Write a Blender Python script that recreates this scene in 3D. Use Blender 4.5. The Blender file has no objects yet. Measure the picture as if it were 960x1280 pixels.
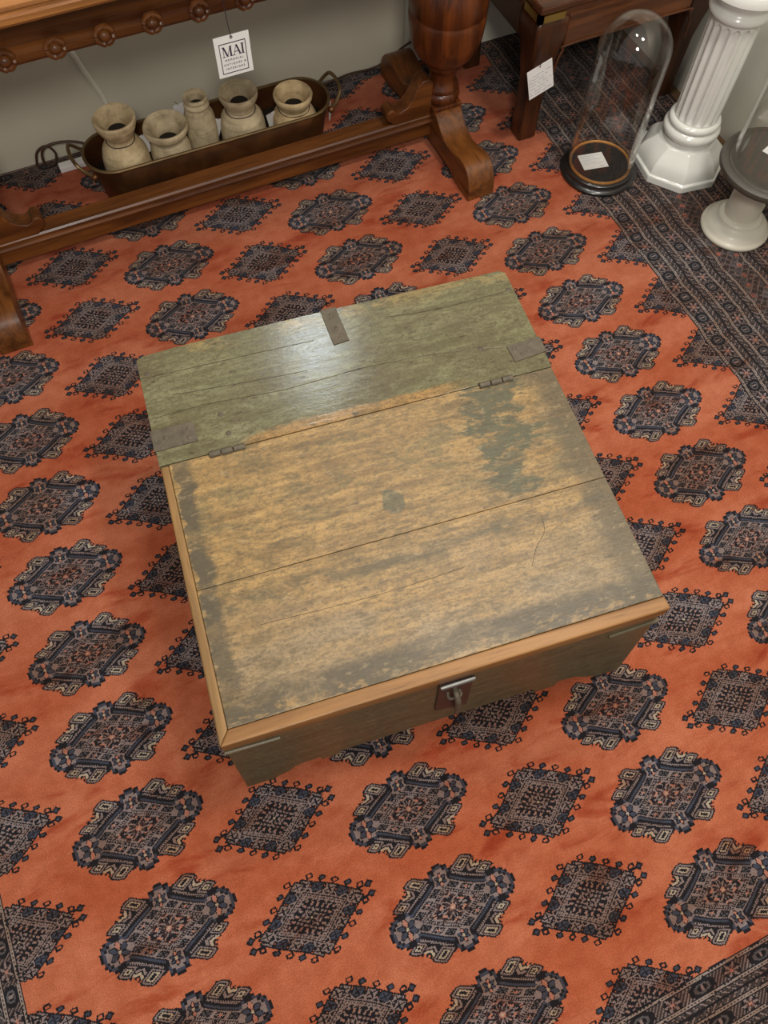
import bpy, bmesh, math, random
import numpy as np
from mathutils import Matrix, Vector
random.seed(7)
PI = math.pi
SC = bpy.context.scene
C = SC.collection

# ------------------------------------------------------------------ camera
cd = bpy.data.cameras.new('camera'); cam = bpy.data.objects.new('camera', cd); C.objects.link(cam)
cd.sensor_fit = 'VERTICAL'; cd.sensor_height = 36.0; cd.lens = 1000.0 / 1280.0 * 36.0
cd.clip_start = 0.05
RT = ((0.909, -0.417, 0.015), (0.370, 0.820, 0.437), (0.194, 0.391, -0.899))   # right, up, forward
_r = Vector(RT[0]).normalized(); _f = Vector(RT[2]).normalized(); _u = _r.cross(_f).normalized(); _r = _f.cross(_u).normalized()
cam.matrix_world = Matrix(((_r.x, _u.x, -_f.x, 0), (_r.y, _u.y, -_f.y, 0), (_r.z, _u.z, -_f.z, 1.6), (0, 0, 0, 1)))
SC.camera = cam

# ------------------------------------------------------------------ world, lamps, exposure
w = bpy.data.worlds.new('world'); SC.world = w; w.use_nodes = True
w.node_tree.nodes['Background'].inputs[0].default_value = (1.0, 0.975, 0.94, 1)
w.node_tree.nodes['Background'].inputs[1].default_value = 0.40
def area(name, loc, target, size, power, color=(1, 0.945, 0.865), shape='DISK'):
    l = bpy.data.lights.new(name, 'AREA'); l.shape = shape; l.size = size; l.energy = power; l.color = color
    o = bpy.data.objects.new(name, l); C.objects.link(o); o.location = loc
    o.rotation_euler = (Vector(target) - Vector(loc)).to_track_quat('-Z', 'Y').to_euler()
    return o
area('ceiling_spot', (1.15, 0.35, 2.65), (0.6, 0.5, 0), 0.30, 29)
area('ceiling_spot', (-0.2, -0.9, 2.65), (0.3, 1.2, 0), 0.5, 42)
area('ceiling_spot', (0.75, 1.15, 2.65), (0.7, 1.2, 0), 0.25, 14)
area('wall_sconce', (0.64, 2.00, 1.83), (0.30, 0.9, 0.36), 0.075, 4.5, (0.80, 0.93, 1.0))
SC.view_settings.view_transform = 'Standard'; SC.view_settings.look = 'None'
SC.view_settings.gamma = 1.0; SC.view_settings.exposure = 0.0; SC.view_settings.use_curve_mapping = False

# ------------------------------------------------------------------ node helpers
class NT:
    def __init__(s, name):
        s.m = bpy.data.materials.new(name); s.m.use_nodes = True; s.t = s.m.node_tree
        s.bsdf = s.t.nodes['Principled BSDF']; s.out = s.t.nodes['Material Output']
    def n(s, typ, **kw):
        nd = s.t.nodes.new(typ)
        for k, v in kw.items(): setattr(nd, k, v)
        return nd
    def put(s, sock, v):
        if isinstance(v, bpy.types.NodeSocket): s.t.links.new(v, sock)
        elif isinstance(v, (tuple, list)) and len(v) == 3 and sock.type == 'RGBA': sock.default_value = (*v, 1)
        else: sock.default_value = v
    def coord(s, which='Object'):
        return s.n('ShaderNodeTexCoord').outputs[which]
    def mapv(s, v, scale=(1, 1, 1), loc=(0, 0, 0), rot=(0, 0, 0)):
        m = s.n('ShaderNodeMapping'); s.put(m.inputs[0], v)
        m.inputs[1].default_value = loc; m.inputs[2].default_value = rot; m.inputs[3].default_value = scale
        return m.outputs[0]
    def noise(s, v, scale=5, detail=4, rough=0.55, dist=0.0):
        m = s.n('ShaderNodeTexNoise'); s.put(m.inputs['Vector'], v)
        m.inputs['Scale'].default_value = scale; m.inputs['Detail'].default_value = detail
        m.inputs['Roughness'].default_value = rough; m.inputs['Distortion'].default_value = dist
        return m.outputs['Fac']
    def math(s, op, a, b=0.0, clamp=False):
        m = s.n('ShaderNodeMath', operation=op, use_clamp=clamp); s.put(m.inputs[0], a); s.put(m.inputs[1], b)
        return m.outputs[0]
    def smooth(s, v, lo, hi):
        m = s.n('ShaderNodeMapRange', interpolation_type='SMOOTHSTEP'); s.put(m.inputs[0], v)
        m.inputs[1].default_value = lo; m.inputs[2].default_value = hi; m.inputs[3].default_value = 0; m.inputs[4].default_value = 1
        return m.outputs[0]
    def mix(s, fac, a, b, mode='MIX'):
        m = s.n('ShaderNodeMix', data_type='RGBA', blend_type=mode)
        s.put(m.inputs[0], fac); s.put(m.inputs[6], a); s.put(m.inputs[7], b)
        return m.outputs[2]
    def sep(s, v):
        m = s.n('ShaderNodeSeparateXYZ'); s.put(m.inputs[0], v); return m.outputs
    def bump(s, h, strength=0.3, dist=0.002):
        m = s.n('ShaderNodeBump'); s.put(m.inputs['Height'], h); m.inputs['Strength'].default_value = strength
        m.inputs['Distance'].default_value = dist; s.put(s.bsdf.inputs['Normal'], m.outputs[0])
    def fin(s, col=None, rough=None, metal=None, spec=None, coat=None):
        if col is not None: s.put(s.bsdf.inputs['Base Color'], col)
        if rough is not None: s.put(s.bsdf.inputs['Roughness'], rough)
        if metal is not None: s.put(s.bsdf.inputs['Metallic'], metal)
        if spec is not None: s.put(s.bsdf.inputs['Specular IOR Level'], spec)
        if coat is not None:
            s.put(s.bsdf.inputs['Coat Weight'], coat); s.bsdf.inputs['Coat Roughness'].default_value = 0.12
        return s.m

def plain(name, col, rough=0.5, metal=0.0, var=0.15, scale=30, bump=0.0, coat=None, spec=None):
    t = NT(name); v = t.coord(); f = t.noise(v, scale, 4)
    c = t.mix(f, tuple(max(0, x * (1 - var)) for x in col), tuple(min(1, x * (1 + var)) for x in col))
    if bump: t.bump(t.noise(v, scale * 3, 3), bump, 0.002)
    return t.fin(c, rough, metal, spec, coat)

def wood(name, dark, light, axis='x', rough=0.35, scale=1.0, coat=0.10):
    """straight grained polished wood, grain running along an axis"""
    t = NT(name); v = t.coord()
    sc = {'x': (2.5, 34, 34), 'y': (34, 2.5, 34), 'z': (34, 34, 2.5)}[axis]
    g = t.noise(t.mapv(v, tuple(q * scale for q in sc)), 1.0, 6, 0.6, 0.6)
    fine = t.noise(t.mapv(v, tuple(q * scale * 5 for q in sc)), 1.0, 3, 0.6)
    big = t.noise(v, 3.0, 3)
    c = t.mix(t.smooth(g, 0.3, 0.72), dark, light)
    c = t.mix(t.math('MULTIPLY', t.smooth(fine, 0.55, 0.7), 0.45), c, tuple(q * 0.45 for q in dark))
    c = t.mix(t.math('MULTIPLY', t.smooth(big, 0.45, 0.75), 0.3), c, tuple(q * 0.6 for q in dark))
    t.bump(fine, 0.12, 0.001)
    return t.fin(c, rough + 0.05, 0, 0.38, coat)

# ------------------------------------------------------------------ mesh helpers
class MB:
    def __init__(s): s.b = bmesh.new()
    def box(s, x0, x1, y0, y1, z0, z1):
        vs = [s.b.verts.new(p) for p in ((x0,y0,z0),(x1,y0,z0),(x1,y1,z0),(x0,y1,z0),(x0,y0,z1),(x1,y0,z1),(x1,y1,z1),(x0,y1,z1))]
        for f in ((3,2,1,0),(4,5,6,7),(0,1,5,4),(1,2,6,5),(2,3,7,6),(3,0,4,7)): s.b.faces.new([vs[i] for i in f])
        return s
    def prism(s, pts, fn0, fn1):
        """polygon pts (2-D); fn0 / fn1 map a 2-D point to the two end faces"""
        a = [s.b.verts.new(fn0(*p)) for p in pts]; c = [s.b.verts.new(fn1(*p)) for p in pts]; n = len(pts)
        f0 = s.b.faces.new(a); f1 = s.b.faces.new(list(reversed(c)))
        for i in range(n): s.b.faces.new((a[i], c[i], c[(i+1) % n], a[(i+1) % n]))
        return s
    def lathe(s, prof, cx=0, cy=0, cz=0, seg=48, rad=None, closed=False):
        """prof: (r, z); rad(r, ang, z) may modulate the radius"""
        rings = []
        for r, z in prof:
            if r < 1e-6: rings.append([s.b.verts.new((cx, cy, cz + z))])
            else:
                ring = []
                for k in range(seg):
                    a = 2 * PI * k / seg; rr = rad(r, a, z) if rad else r
                    ring.append(s.b.verts.new((cx + rr * math.cos(a), cy + rr * math.sin(a), cz + z)))
                rings.append(ring)
        pairs = list(zip(rings[:-1], rings[1:]))
        if closed: pairs.append((rings[-1], rings[0]))
        for A, B in pairs:
            for k in range(seg):
                k2 = (k + 1) % seg
                if len(A) == 1 and len(B) == 1: continue
                if len(A) == 1: s.b.faces.new((A[0], B[k2], B[k]))
                elif len(B) == 1: s.b.faces.new((A[k], A[k2], B[0]))
                else: s.b.faces.new((A[k], A[k2], B[k2], B[k]))
        return s
    def tube(s, pts, r, seg=8, close=False, cap=True):
        P = [Vector(p) for p in pts]; n = len(P); rings = []
        up = Vector((0, 0, 1))
        for i, p in enumerate(P):
            a = P[i-1] if (i > 0 or close) else P[i]; c = P[(i+1) % n] if (i < n-1 or close) else P[i]
            t = (c - a).normalized()
            if i == 0: nrm = t.orthogonal().normalized()
            else: nrm = (nrm - t * nrm.dot(t)).normalized()
            bn = t.cross(nrm); rr = r[i] if isinstance(r, (list, tuple)) else r
            rings.append([s.b.verts.new(p + nrm * rr * math.cos(2*PI*k/seg) + bn * rr * math.sin(2*PI*k/seg)) for k in range(seg)])
        for i in range(n if close else n - 1):
            A, B = rings[i], rings[(i+1) % n]
            for k in range(seg): s.b.faces.new((A[k], A[(k+1) % seg], B[(k+1) % seg], B[k]))
        if cap and not close:
            s.b.faces.new(list(reversed(rings[0]))); s.b.faces.new(rings[-1])
        return s
    def sphere(s, c, r, sz=1.0, seg=16):
        prof = [(r * math.sin(PI*k/10), -r * sz * math.cos(PI*k/10)) for k in range(11)]
        prof[0] = (0, prof[0][1]); prof[-1] = (0, prof[-1][1])
        return s.lathe(prof, c[0], c[1], c[2], seg)
    def xf(s, M):
        bmesh.ops.transform(s.b, matrix=M, verts=s.b.verts); return s
    def build(s, name, mat, parent=None, smooth=False, bevel=0.0, angle=40):
        bmesh.ops.recalc_face_normals(s.b, faces=s.b.faces)
        me = bpy.data.meshes.new(name); s.b.to_mesh(me); s.b.free()
        if smooth:
            for p in me.polygons: p.use_smooth = True
            me.set_sharp_from_angle(angle=math.radians(angle))
        o = bpy.data.objects.new(name, me); C.objects.link(o); me.materials.append(mat)
        if parent: o.parent = parent
        if bevel:
            m = o.modifiers.new('bevel', 'BEVEL'); m.width = bevel; m.segments = 2; m.limit_method = 'ANGLE'
        return o

def spline(pts, n=8):
    """Catmull-Rom through points"""
    P = [Vector(p) for p in pts]; out = []
    for i in range(len(P) - 1):
        a = P[max(i-1, 0)]; b = P[i]; c = P[i+1]; d = P[min(i+2, len(P)-1)]
        for k in range(n):
            t = k / n
            out.append(0.5 * ((2*b) + (c - a)*t + (2*a - 5*b + 4*c - d)*t*t + (3*b - a - 3*c + d)*t**3))
    out.append(P[-1]); return [tuple(p) for p in out]

def thing(name, label, cat, loc=(0, 0, 0), rz=0, group=None):
    o = bpy.data.objects.new(name, None); C.objects.link(o); o.location = loc; o.rotation_euler = (0, 0, rz)
    o.empty_display_size = 0.05
    o['label'] = label; o['category'] = cat
    if group: o['group'] = group
    return o
def tag(o, label, cat, group=None, kind=None):
    o['label'] = label; o['category'] = cat
    if group: o['group'] = group
    if kind: o['kind'] = kind
    return o
def struct(o): o['kind'] = 'structure'; return o
def copy_tree(o, parent=None):
    c = o.copy(); C.objects.link(c)
    if parent: c.parent = parent
    for ch in list(o.children): copy_tree(ch, c)
    return c

# ------------------------------------------------------------------ materials
M_wall = plain('wall_paint', (0.60, 0.555, 0.435), 0.85, var=0.05, scale=8, bump=0.05)
M_wall2 = plain('pale_wall_paint', (0.62, 0.60, 0.52), 0.85, var=0.04, scale=8, bump=0.05)
M_floor = wood('floor_boards', (0.10, 0.055, 0.025), (0.2, 0.11, 0.05), 'y', 0.5)
M_oak_x = wood('oak_along', (0.060, 0.017, 0.004), (0.180, 0.060, 0.013), 'x', 0.33)
M_oak_y = wood('oak_across', (0.072, 0.022, 0.005), (0.205, 0.070, 0.015), 'y', 0.33)
M_oak_z = wood('oak_upright', (0.050, 0.012, 0.003), (0.165, 0.043, 0.009), 'z', 0.28)
M_oak_edge = wood('oak_table_edge', (0.17, 0.062, 0.016), (0.40, 0.165, 0.045), 'x', 0.35)
M_rose_z = wood('rosewood_upright', (0.028, 0.010, 0.005), (0.085, 0.028, 0.010), 'z', 0.25)
M_rose_x = wood('rosewood_along', (0.06, 0.020, 0.008), (0.17, 0.058, 0.02), 'x', 0.25)
M_rose_y = wood('rosewood_across', (0.028, 0.010, 0.005), (0.08, 0.026, 0.010), 'y', 0.3)
M_brass = plain('brass', (0.62, 0.42, 0.13), 0.32, 1.0, 0.12, 40)
M_iron = plain('rusted_iron', (0.098, 0.078, 0.052), 0.62, 0.2, 0.6, 70, 0.5)
M_iron_red = plain('red_rusted_iron', (0.075, 0.035, 0.022), 0.6, 0.3, 0.4, 60, 0.3)
M_steel = plain('worn_steel', (0.24, 0.235, 0.22), 0.5, 0.9, 0.2, 60)
M_card = plain('white_card', (0.74, 0.73, 0.71), 0.7, var=0.02)
M_ink = plain('purple_ink', (0.035, 0.012, 0.04), 0.6)
M_pen = plain('blue_pen', (0.22, 0.23, 0.30), 0.7)
M_string = plain('dark_string', (0.03, 0.015, 0.02), 0.8)
M_ceramic = plain('white_glaze', (0.73, 0.73, 0.68), 0.16, 0, 0.03, 6, coat=0.5)
M_cream = plain('cream_plaster', (0.60, 0.56, 0.46), 0.42, 0, 0.06, 10, coat=0.1)
M_black = plain('ebonised_wood', (0.012, 0.010, 0.009), 0.3, 0, 0.3, 30, coat=0.3)
M_disc = plain('dark_wood_with_haze', (0.062, 0.054, 0.043), 0.5, 0, 0.2, 70, coat=0.0)  # dark stand wood, its colour lifted to include haze from the glass dome
M_gilt = plain('gilt_cord', (0.42, 0.19, 0.05), 0.45, 0.4, 0.4, 60, 0.3)
M_velvet = plain('black_velvet', (0.022, 0.019, 0.017), 0.9, 0, 0.9, 140, spec=0.2)
M_cable_w = plain('cream_cable', (0.72, 0.68, 0.56), 0.5)
M_cable_b = plain('brown_cable', (0.06, 0.028, 0.013), 0.5)
M_dark = plain('vase_inside', (0.03, 0.02, 0.012), 0.9)

def mk_pan():
    t = NT('old_copper'); v = t.coord()
    n1 = t.noise(v, 14, 5); n2 = t.noise(t.mapv(v, (8, 8, 50)), 1, 4)
    c = t.mix(t.smooth(n1, 0.35, 0.7), (0.085, 0.030, 0.010), (0.16, 0.062, 0.018))
    c = t.mix(t.math('MULTIPLY', t.smooth(n2, 0.5, 0.7), 0.4), c, (0.05, 0.035, 0.02))
    return t.fin(c, 0.42, 0.55)
M_pan = mk_pan()
M_pan_in = plain('tarnished_inside', (0.035, 0.026, 0.016), 0.5, 0.4, 0.4, 20)
M_pan_rim = plain('worn_copper_rim', (0.20, 0.13, 0.06), 0.38, 0.7, 0.35, 30)

def mk_stone(name, a, b, spots=0.3):
    t = NT(name); v = t.coord()
    n1 = t.noise(v, 26, 6, 0.6); ring = t.noise(t.mapv(v, (6, 6, 140)), 1, 3); n3 = t.noise(v, 60, 3)
    c = t.mix(t.smooth(n1, 0.3, 0.7), a, b)
    c = t.mix(t.math('MULTIPLY', t.smooth(ring, 0.5, 0.7), 0.35), c, tuple(q * 0.5 for q in a))
    c = t.mix(t.math('MULTIPLY', t.smooth(n3, 0.60, 0.70), spots), c, (0.06, 0.04, 0.02))
    t.bump(t.math('ADD', n1, ring), 0.3, 0.002)
    return t.fin(c, 0.8)
M_stoneA = mk_stone('tan_stone', (0.38, 0.275, 0.145), (0.66, 0.52, 0.31))
M_stoneB = mk_stone('grey_tan_stone', (0.38, 0.295, 0.175), (0.64, 0.525, 0.335))
M_stoneC = mk_stone('pale_clay', (0.44, 0.31, 0.155), (0.70, 0.53, 0.30), 0.2)
M_patch = plain('dark_glaze_patch', (0.05, 0.022, 0.012), 0.6)

def mk_glass():
    t = NT('clear_glass')
    tr = t.n('ShaderNodeBsdfTransparent'); tr.inputs[0].default_value = (0.985, 0.988, 0.98, 1)
    gl = t.n('ShaderNodeBsdfGlossy'); gl.inputs['Roughness'].default_value = 0.03; gl.inputs[0].default_value = (1, 1, 1, 1)
    lw = t.n('ShaderNodeLayerWeight'); lw.inputs['Blend'].default_value = 0.5
    fr = t.math('ADD', t.math('MULTIPLY', t.math('POWER', lw.outputs['Facing'], 4.0), 0.80), 0.034)
    mx = t.n('ShaderNodeMixShader'); t.put(mx.inputs[0], fr); t.put(mx.inputs[1], tr.outputs[0]); t.put(mx.inputs[2], gl.outputs[0])
    t.put(t.out.inputs['Surface'], mx.outputs[0]); return t.m
M_glass = mk_glass()

# ------------------------------------------------------------------ the setting
struct(MB().box(-2.6, 2.0, -1.7, 2.3, -0.06, -0.008).build('floor', M_floor))
struct(MB().box(-2.6, 1.9, 2.08, 2.2, -0.008, 2.75).build('wall_back', M_wall))
struct(MB().box(1.045, 1.752, 2.05, 2.08, -0.008, 2.75).build('trim_1', M_wall2, bevel=0.003))
struct(MB().box(1.752, 1.87, -1.7, 2.08, -0.008, 2.75).build('wall_right', M_wall2))

# ------------------------------------------------------------------ rug: a grid of coloured knots
K = 0.0018
RX0, RX1, RY0, RY1 = -1.03, 1.712, -0.66, 2.076
FX0, FX1, FY0, FY1 = -0.601, 1.283, -0.347, 2.040       # orange field
NX = int(round((RX1 - RX0) / K)); NY = int(round((RY1 - RY0) / K))
xc = RX0 + (np.arange(NX) + 0.5) * K; yc = RY0 + (np.arange(NY) + 0.5) * K
FIELD, BLK, MAU, NAV, CRE, BRN, PNK, ORG, GRD, LIN, RED, SLT = range(12)
PAL = np.array([(0.385, 0.115, 0.056), (0.010, 0.009, 0.012), (0.185, 0.145, 0.140), (0.040, 0.045, 0.066), (0.33, 0.275, 0.205),
                (0.055, 0.030, 0.027), (0.33, 0.150, 0.110), (0.45, 0.20, 0.05), (0.036, 0.027, 0.025), (0.215, 0.172, 0.150), (0.29, 0.105, 0.075), (0.072, 0.068, 0.072)])
grid = np.zeros((NY, NX), np.uint8)
rng = np.random.RandomState(3)

def gul_a(x, y):
    g = np.full(x.shape, 255, np.uint8)
    ax, ay = 0.0575, 0.0325; nrm = 1 / math.sqrt(1/ax**2 + 1/ay**2)
    P = x/ax + y/ay; Qd = x/ax - y/ay; m = np.maximum(np.abs(P), np.abs(Qd))
    # four side lobes: two outlined fingers with a cream chevron between them
    for T, S in ((P, Qd), (Qd, P)):
        t = np.abs(T); q = S * np.sign(T)
        base = (t > 1.5) & (t < 2.30 + 0.16 * (np.mod(q, 0.3) < 0.15)) & (q > -1.52) & (q < 0.80); g[base] = BLK
        g[base & (t > 1.97) & (t < 2.14) & (np.mod(q, 0.12) < 0.085)] = MAU
        mid = (t > 2.1) & (t < 2.98 - 0.28 * (q + 0.36) - 0.16 * (np.mod(q, 0.24) < 0.12) + 0.34 * (np.abs(q + 0.36) - 0.25)) & (np.abs(q + 0.38) < 0.50)
        g[mid] = BLK
        v = t - 2.36 - np.abs(q + 0.36) * 0.70 + 0.2 * (q + 0.36)
        g[mid & (v > 0.10) & (v < 0.27)] = CRE; g[mid & (v < 0.0) & (v > -0.14)] = MAU
        for c0, hw, top in ((-1.04, 0.40, 3.18), (0.34, 0.38, 2.90)):
            d = np.minimum(np.minimum(hw - np.abs(q - c0), (top - t) * 0.9 - 0.45 * np.maximum(np.abs(q - c0) - hw * 0.45, 0)), t - 2.10)
            g[d > 0] = BLK; g[d > 0.085] = MAU; g[d > 0.165] = BLK; g[d > 0.235] = CRE; g[d > 0.315] = BLK
    # body and knobs: depth inside the joint outline, stepped like the knots
    qs = 0.0052
    xq = np.round(x / qs) * qs; yq = np.round(y / qs) * qs
    dep = (1.90 - m) * nrm
    dk = 0.0300 * (1 - np.sqrt(((np.abs(xq) - 0.0905)/0.0300)**2 + (yq/0.0285)**2))
    dk2 = 0.022 * (1 - np.sqrt((xq/0.0240)**2 + ((np.abs(yq) - 0.0500)/0.0235)**2))
    D = np.maximum(np.maximum(dep, dk), dk2)
    g[D > 0] = BLK; g[D > 0.0030] = NAV; g[D > 0.0066] = BLK; g[D > 0.0090] = MAU
    # flowers on the four points
    for cx, cy, r0 in ((0.088, 0, 0.0175), (-0.088, 0, 0.0175), (0, 0.0480, 0.0105), (0, -0.0480, 0.0105)):
        dx, dy = x - cx, y - cy; r = np.hypot(dx, dy); a = np.arctan2(dy, dx) + PI/6
        rr = r0 * (0.80 + 0.20 * np.cos(6*a))
        k6 = np.floor((a + PI/6) / (PI/3)).astype(int) % 6
        fl = r < rr + 0.002; g[fl] = BLK
        pet = (r < rr) & (np.abs(np.mod(a + PI/6, PI/3) - PI/6) < PI/6 - 0.0014/np.maximum(r, 0.001))
        g[pet & np.isin(k6, (0, 1, 3, 4))] = NAV; g[pet & np.isin(k6, (2, 5))] = PNK
        g[r < 0.0028] = CRE
    # boxes along the four sides
    for T, S in ((P, Qd), (Qd, P)):
        t = np.abs(T)
        for n, s0 in enumerate((-0.70, 0, 0.70)):
            ls = np.abs(S - s0); lt = np.abs(t - 1.33)
            g[(ls < 0.26) & (lt < 0.185)] = BLK
            inn = (ls < 0.19) & (lt < 0.125)
            g[inn] = SLT if n != 1 else MAU
            g[inn & (np.abs(ls*0.75 - lt) < 0.045)] = BLK
            g[(ls < 0.07) & (lt < 0.06)] = BLK if n != 1 else PNK
    g[(m < 1.11)] = MAU; g[m < 1.08] = BLK; g[m < 1.02] = MAU
    mn = np.minimum(np.abs(P), np.abs(Qd)); dash = (np.mod(mn, 0.14) < 0.075)
    g[(m < 1.00) & (m > 0.935) & dash] = BLK; g[(m < 0.91) & (m > 0.865)] = BLK
    # centre
    ce = m < 0.865; g[ce] = MAU
    uP = np.floor(np.abs(P) / 0.125).astype(int); uQ = np.floor(np.abs(Qd) / 0.125).astype(int)
    h = ((uP * 7 + uQ * 7 + uP * uQ * 5 + (uP - uQ) ** 2) % 5)
    g[ce & (h < 2)] = BLK; g[ce & (h == 3)] = BRN; g[ce & (h == 4) & (m > 0.45) & (m < 0.72)] = PNK
    r = np.hypot(x, y * 1.15); a = np.arctan2(y * 1.15, x)
    st = 0.0205 * (0.62 + 0.38 * np.cos(8 * a))
    g[r < st + 0.0032] = MAU; g[r < st] = BLK; g[(r < st*0.70) & (np.cos(8*a) > 0.2)] = BRN
    g[r < 0.0052] = PNK; g[r < 0.0024] = CRE
    return g

def gul_b(x, y):
    g = np.full(x.shape, 255, np.uint8)
    ax, ay = 0.068, 0.0455
    P = x/ax + y/ay; Qd = x/ax - y/ay; m = np.maximum(np.abs(P), np.abs(Qd))
    for T, S in ((P, Qd), (Qd, P)):
        t = np.abs(T)
        for n in range(5):
            s0 = (-1.12, -0.56, 0, 0.56, 1.12)[n]
            ls = np.abs(S - s0); lt = np.abs(t - 1.74)
            fill = NAV if (n % 2) else MAU
            g[(ls < 0.045) & (t > 1.35) & (t < 1.72)] = BLK
            dd = np.maximum(ls / 0.165, lt / 0.155) * 0.30 + (ls/0.165 + lt/0.155) * 0.62
            bud = dd < 1.0; g[bud] = BLK
            if n % 2 == 0: g[dd < 0.50] = FIELD
            else: g[dd < 0.56] = NAV
    # points: two buds each way
    for sx in (-1, 1):
        for sy in (-1, 1):
            dx = np.abs(x * sx - 0.112); dy = np.abs(y * sy - 0.0085)
            g[(x * sx > 0.088) & (x * sx < 0.108) & (dy < 0.0013)] = BLK
            g[(dx/0.0095 + dy/0.0072) < 1.0] = BLK; g[(dx/0.0085 + dy/0.006) < 0.55] = NAV
    band = (m < 1.20); g[band] = BLK
    for T, S in ((P, Qd), (Qd, P)):
        t = np.abs(T)
        for n in range(5):
            s0 = (-1.12, -0.56, 0, 0.56, 1.12)[n]
            ls = np.abs(S - s0); lt = np.abs(t - 1.31)
            sq = (ls < 0.275) & (lt < 0.25); g[sq] = BLK
            inn = (ls < 0.195) & (lt < 0.175)
            g[inn] = NAV if n % 2 else MAU
            g[inn & (np.abs(ls - lt*1.1) < 0.045) & (ls < 0.15)] = BLK
        # mauve triangles between the squares
        for s0 in (-0.84, -0.28, 0.28, 0.84):
            ls = np.abs(S - s0); hgt = 1.22 - t
            tri = (t < 1.22) & (t > 1.0) & (ls < 0.22 - np.abs(t - 1.03) * 0.9)
            g[tri] = MAU; g[tri & (ls < 0.13 - np.abs(t - 1.05) * 0.9)] = BLK
    g[m < 1.05] = MAU
    mn = np.minimum(np.abs(P), np.abs(Qd)); dash = np.mod(mn, 0.12) < 0.06
    g[(m < 1.00) & (m > 0.945)] = BLK; g[(m < 0.90) & (m > 0.845) & dash] = BLK
    ring = (m < 0.80) & (m > 0.50)
    g[ring] = MAU
    hk = np.mod(mn, 0.24); rad = (m - 0.50) / 0.30
    g[ring & (((hk < 0.08)) | ((hk < 0.18) & (rad > 0.60) & (rad < 0.88)))] = BLK
    g[ring & (hk > 0.12) & (hk < 0.19) & (rad < 0.45) & (rad > 0.15)] = PNK; g[ring & (hk > 0.17) & (rad < 0.55)] = BLK
    g[(m < 0.50) & (m > 0.445)] = BLK
    ce = m <= 0.445
    uP = np.floor(np.abs(P) / 0.085).astype(int); uQ = np.floor(np.abs(Qd) / 0.085).astype(int)
    h = ((uP * 5 + uQ * 11 + uP * uQ * 3) % 4); g[ce & (h == 1)] = BRN; g[ce & (h == 3)] = BLK
    r = np.hypot(x, y); a = np.arctan2(y, x); st = 0.012 * (0.65 + 0.35 * np.cos(6*a))
    g[r < st + 0.0025] = MAU; g[r < st] = BLK; g[r < 0.0022] = CRE
    return g

def stamp(fn, cx, cy):
    h = 0.135
    i0 = max(0, int((cx - h - RX0) / K)); i1 = min(NX, int((cx + h - RX0) / K))
    j0 = max(0, int((cy - h - RY0) / K)); j1 = min(NY, int((cy + h - RY0) / K))
    if i1 <= i0 or j1 <= j0: return
    X, Y = np.meshgrid(xc[i0:i1] - cx, yc[j0:j1] - cy)
    sk = rng.uniform(-0.02, 0.02); sx = 1 + rng.uniform(-0.02, 0.02); sy = 1 + rng.uniform(-0.03, 0.03)
    lx = (X + Y * sk) * sx; ly = (Y - X * sk * 0.6) * sy
    lx = lx + 0.0012 * np.sin(Y * 90 + cx * 40); ly = ly + 0.0010 * np.sin(X * 80 + cy * 30)
    g = fn(lx, ly); sub = grid[j0:j1, i0:i1]; mk = g != 255; sub[mk] = g[mk]

LX, LY = 0.2313, 0.1827
POLY = ((0, 0), (0, 1), (0, 2), (0, 3), (1, 0), (1, 1), (1, 2), (2, 0), (2, 1), (3, 0))
CO = ((0.005, -0.002), (-0.008, 0.002), (-0.006, 0.007), (0.013, -0.008), (-0.005, 0.008), (0.004, 0), (-0.012, -0.003), (-0.005, 0.006), (-0.014, 0.002), (0.013, 0.008))
MEAS = {}   # measured irregular centres
def centre(i, j):
    u = (i - 3) / 4; v = (j + 3) / 6
    dx = sum(c[0] * u**a * v**b for (a, b), c in zip(POLY, CO)); dy = sum(c[1] * u**a * v**b for (a, b), c in zip(POLY, CO))
    return -0.337 + i * LX + dx, 0.295 - j * LY + dy
for i in range(-1, 8):
    for jj in range(-10, 5):
        j = jj if i % 2 == 0 else jj + 0.5
        stamp(gul_a if i % 2 == 0 else gul_b, *centre(i, j))

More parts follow.
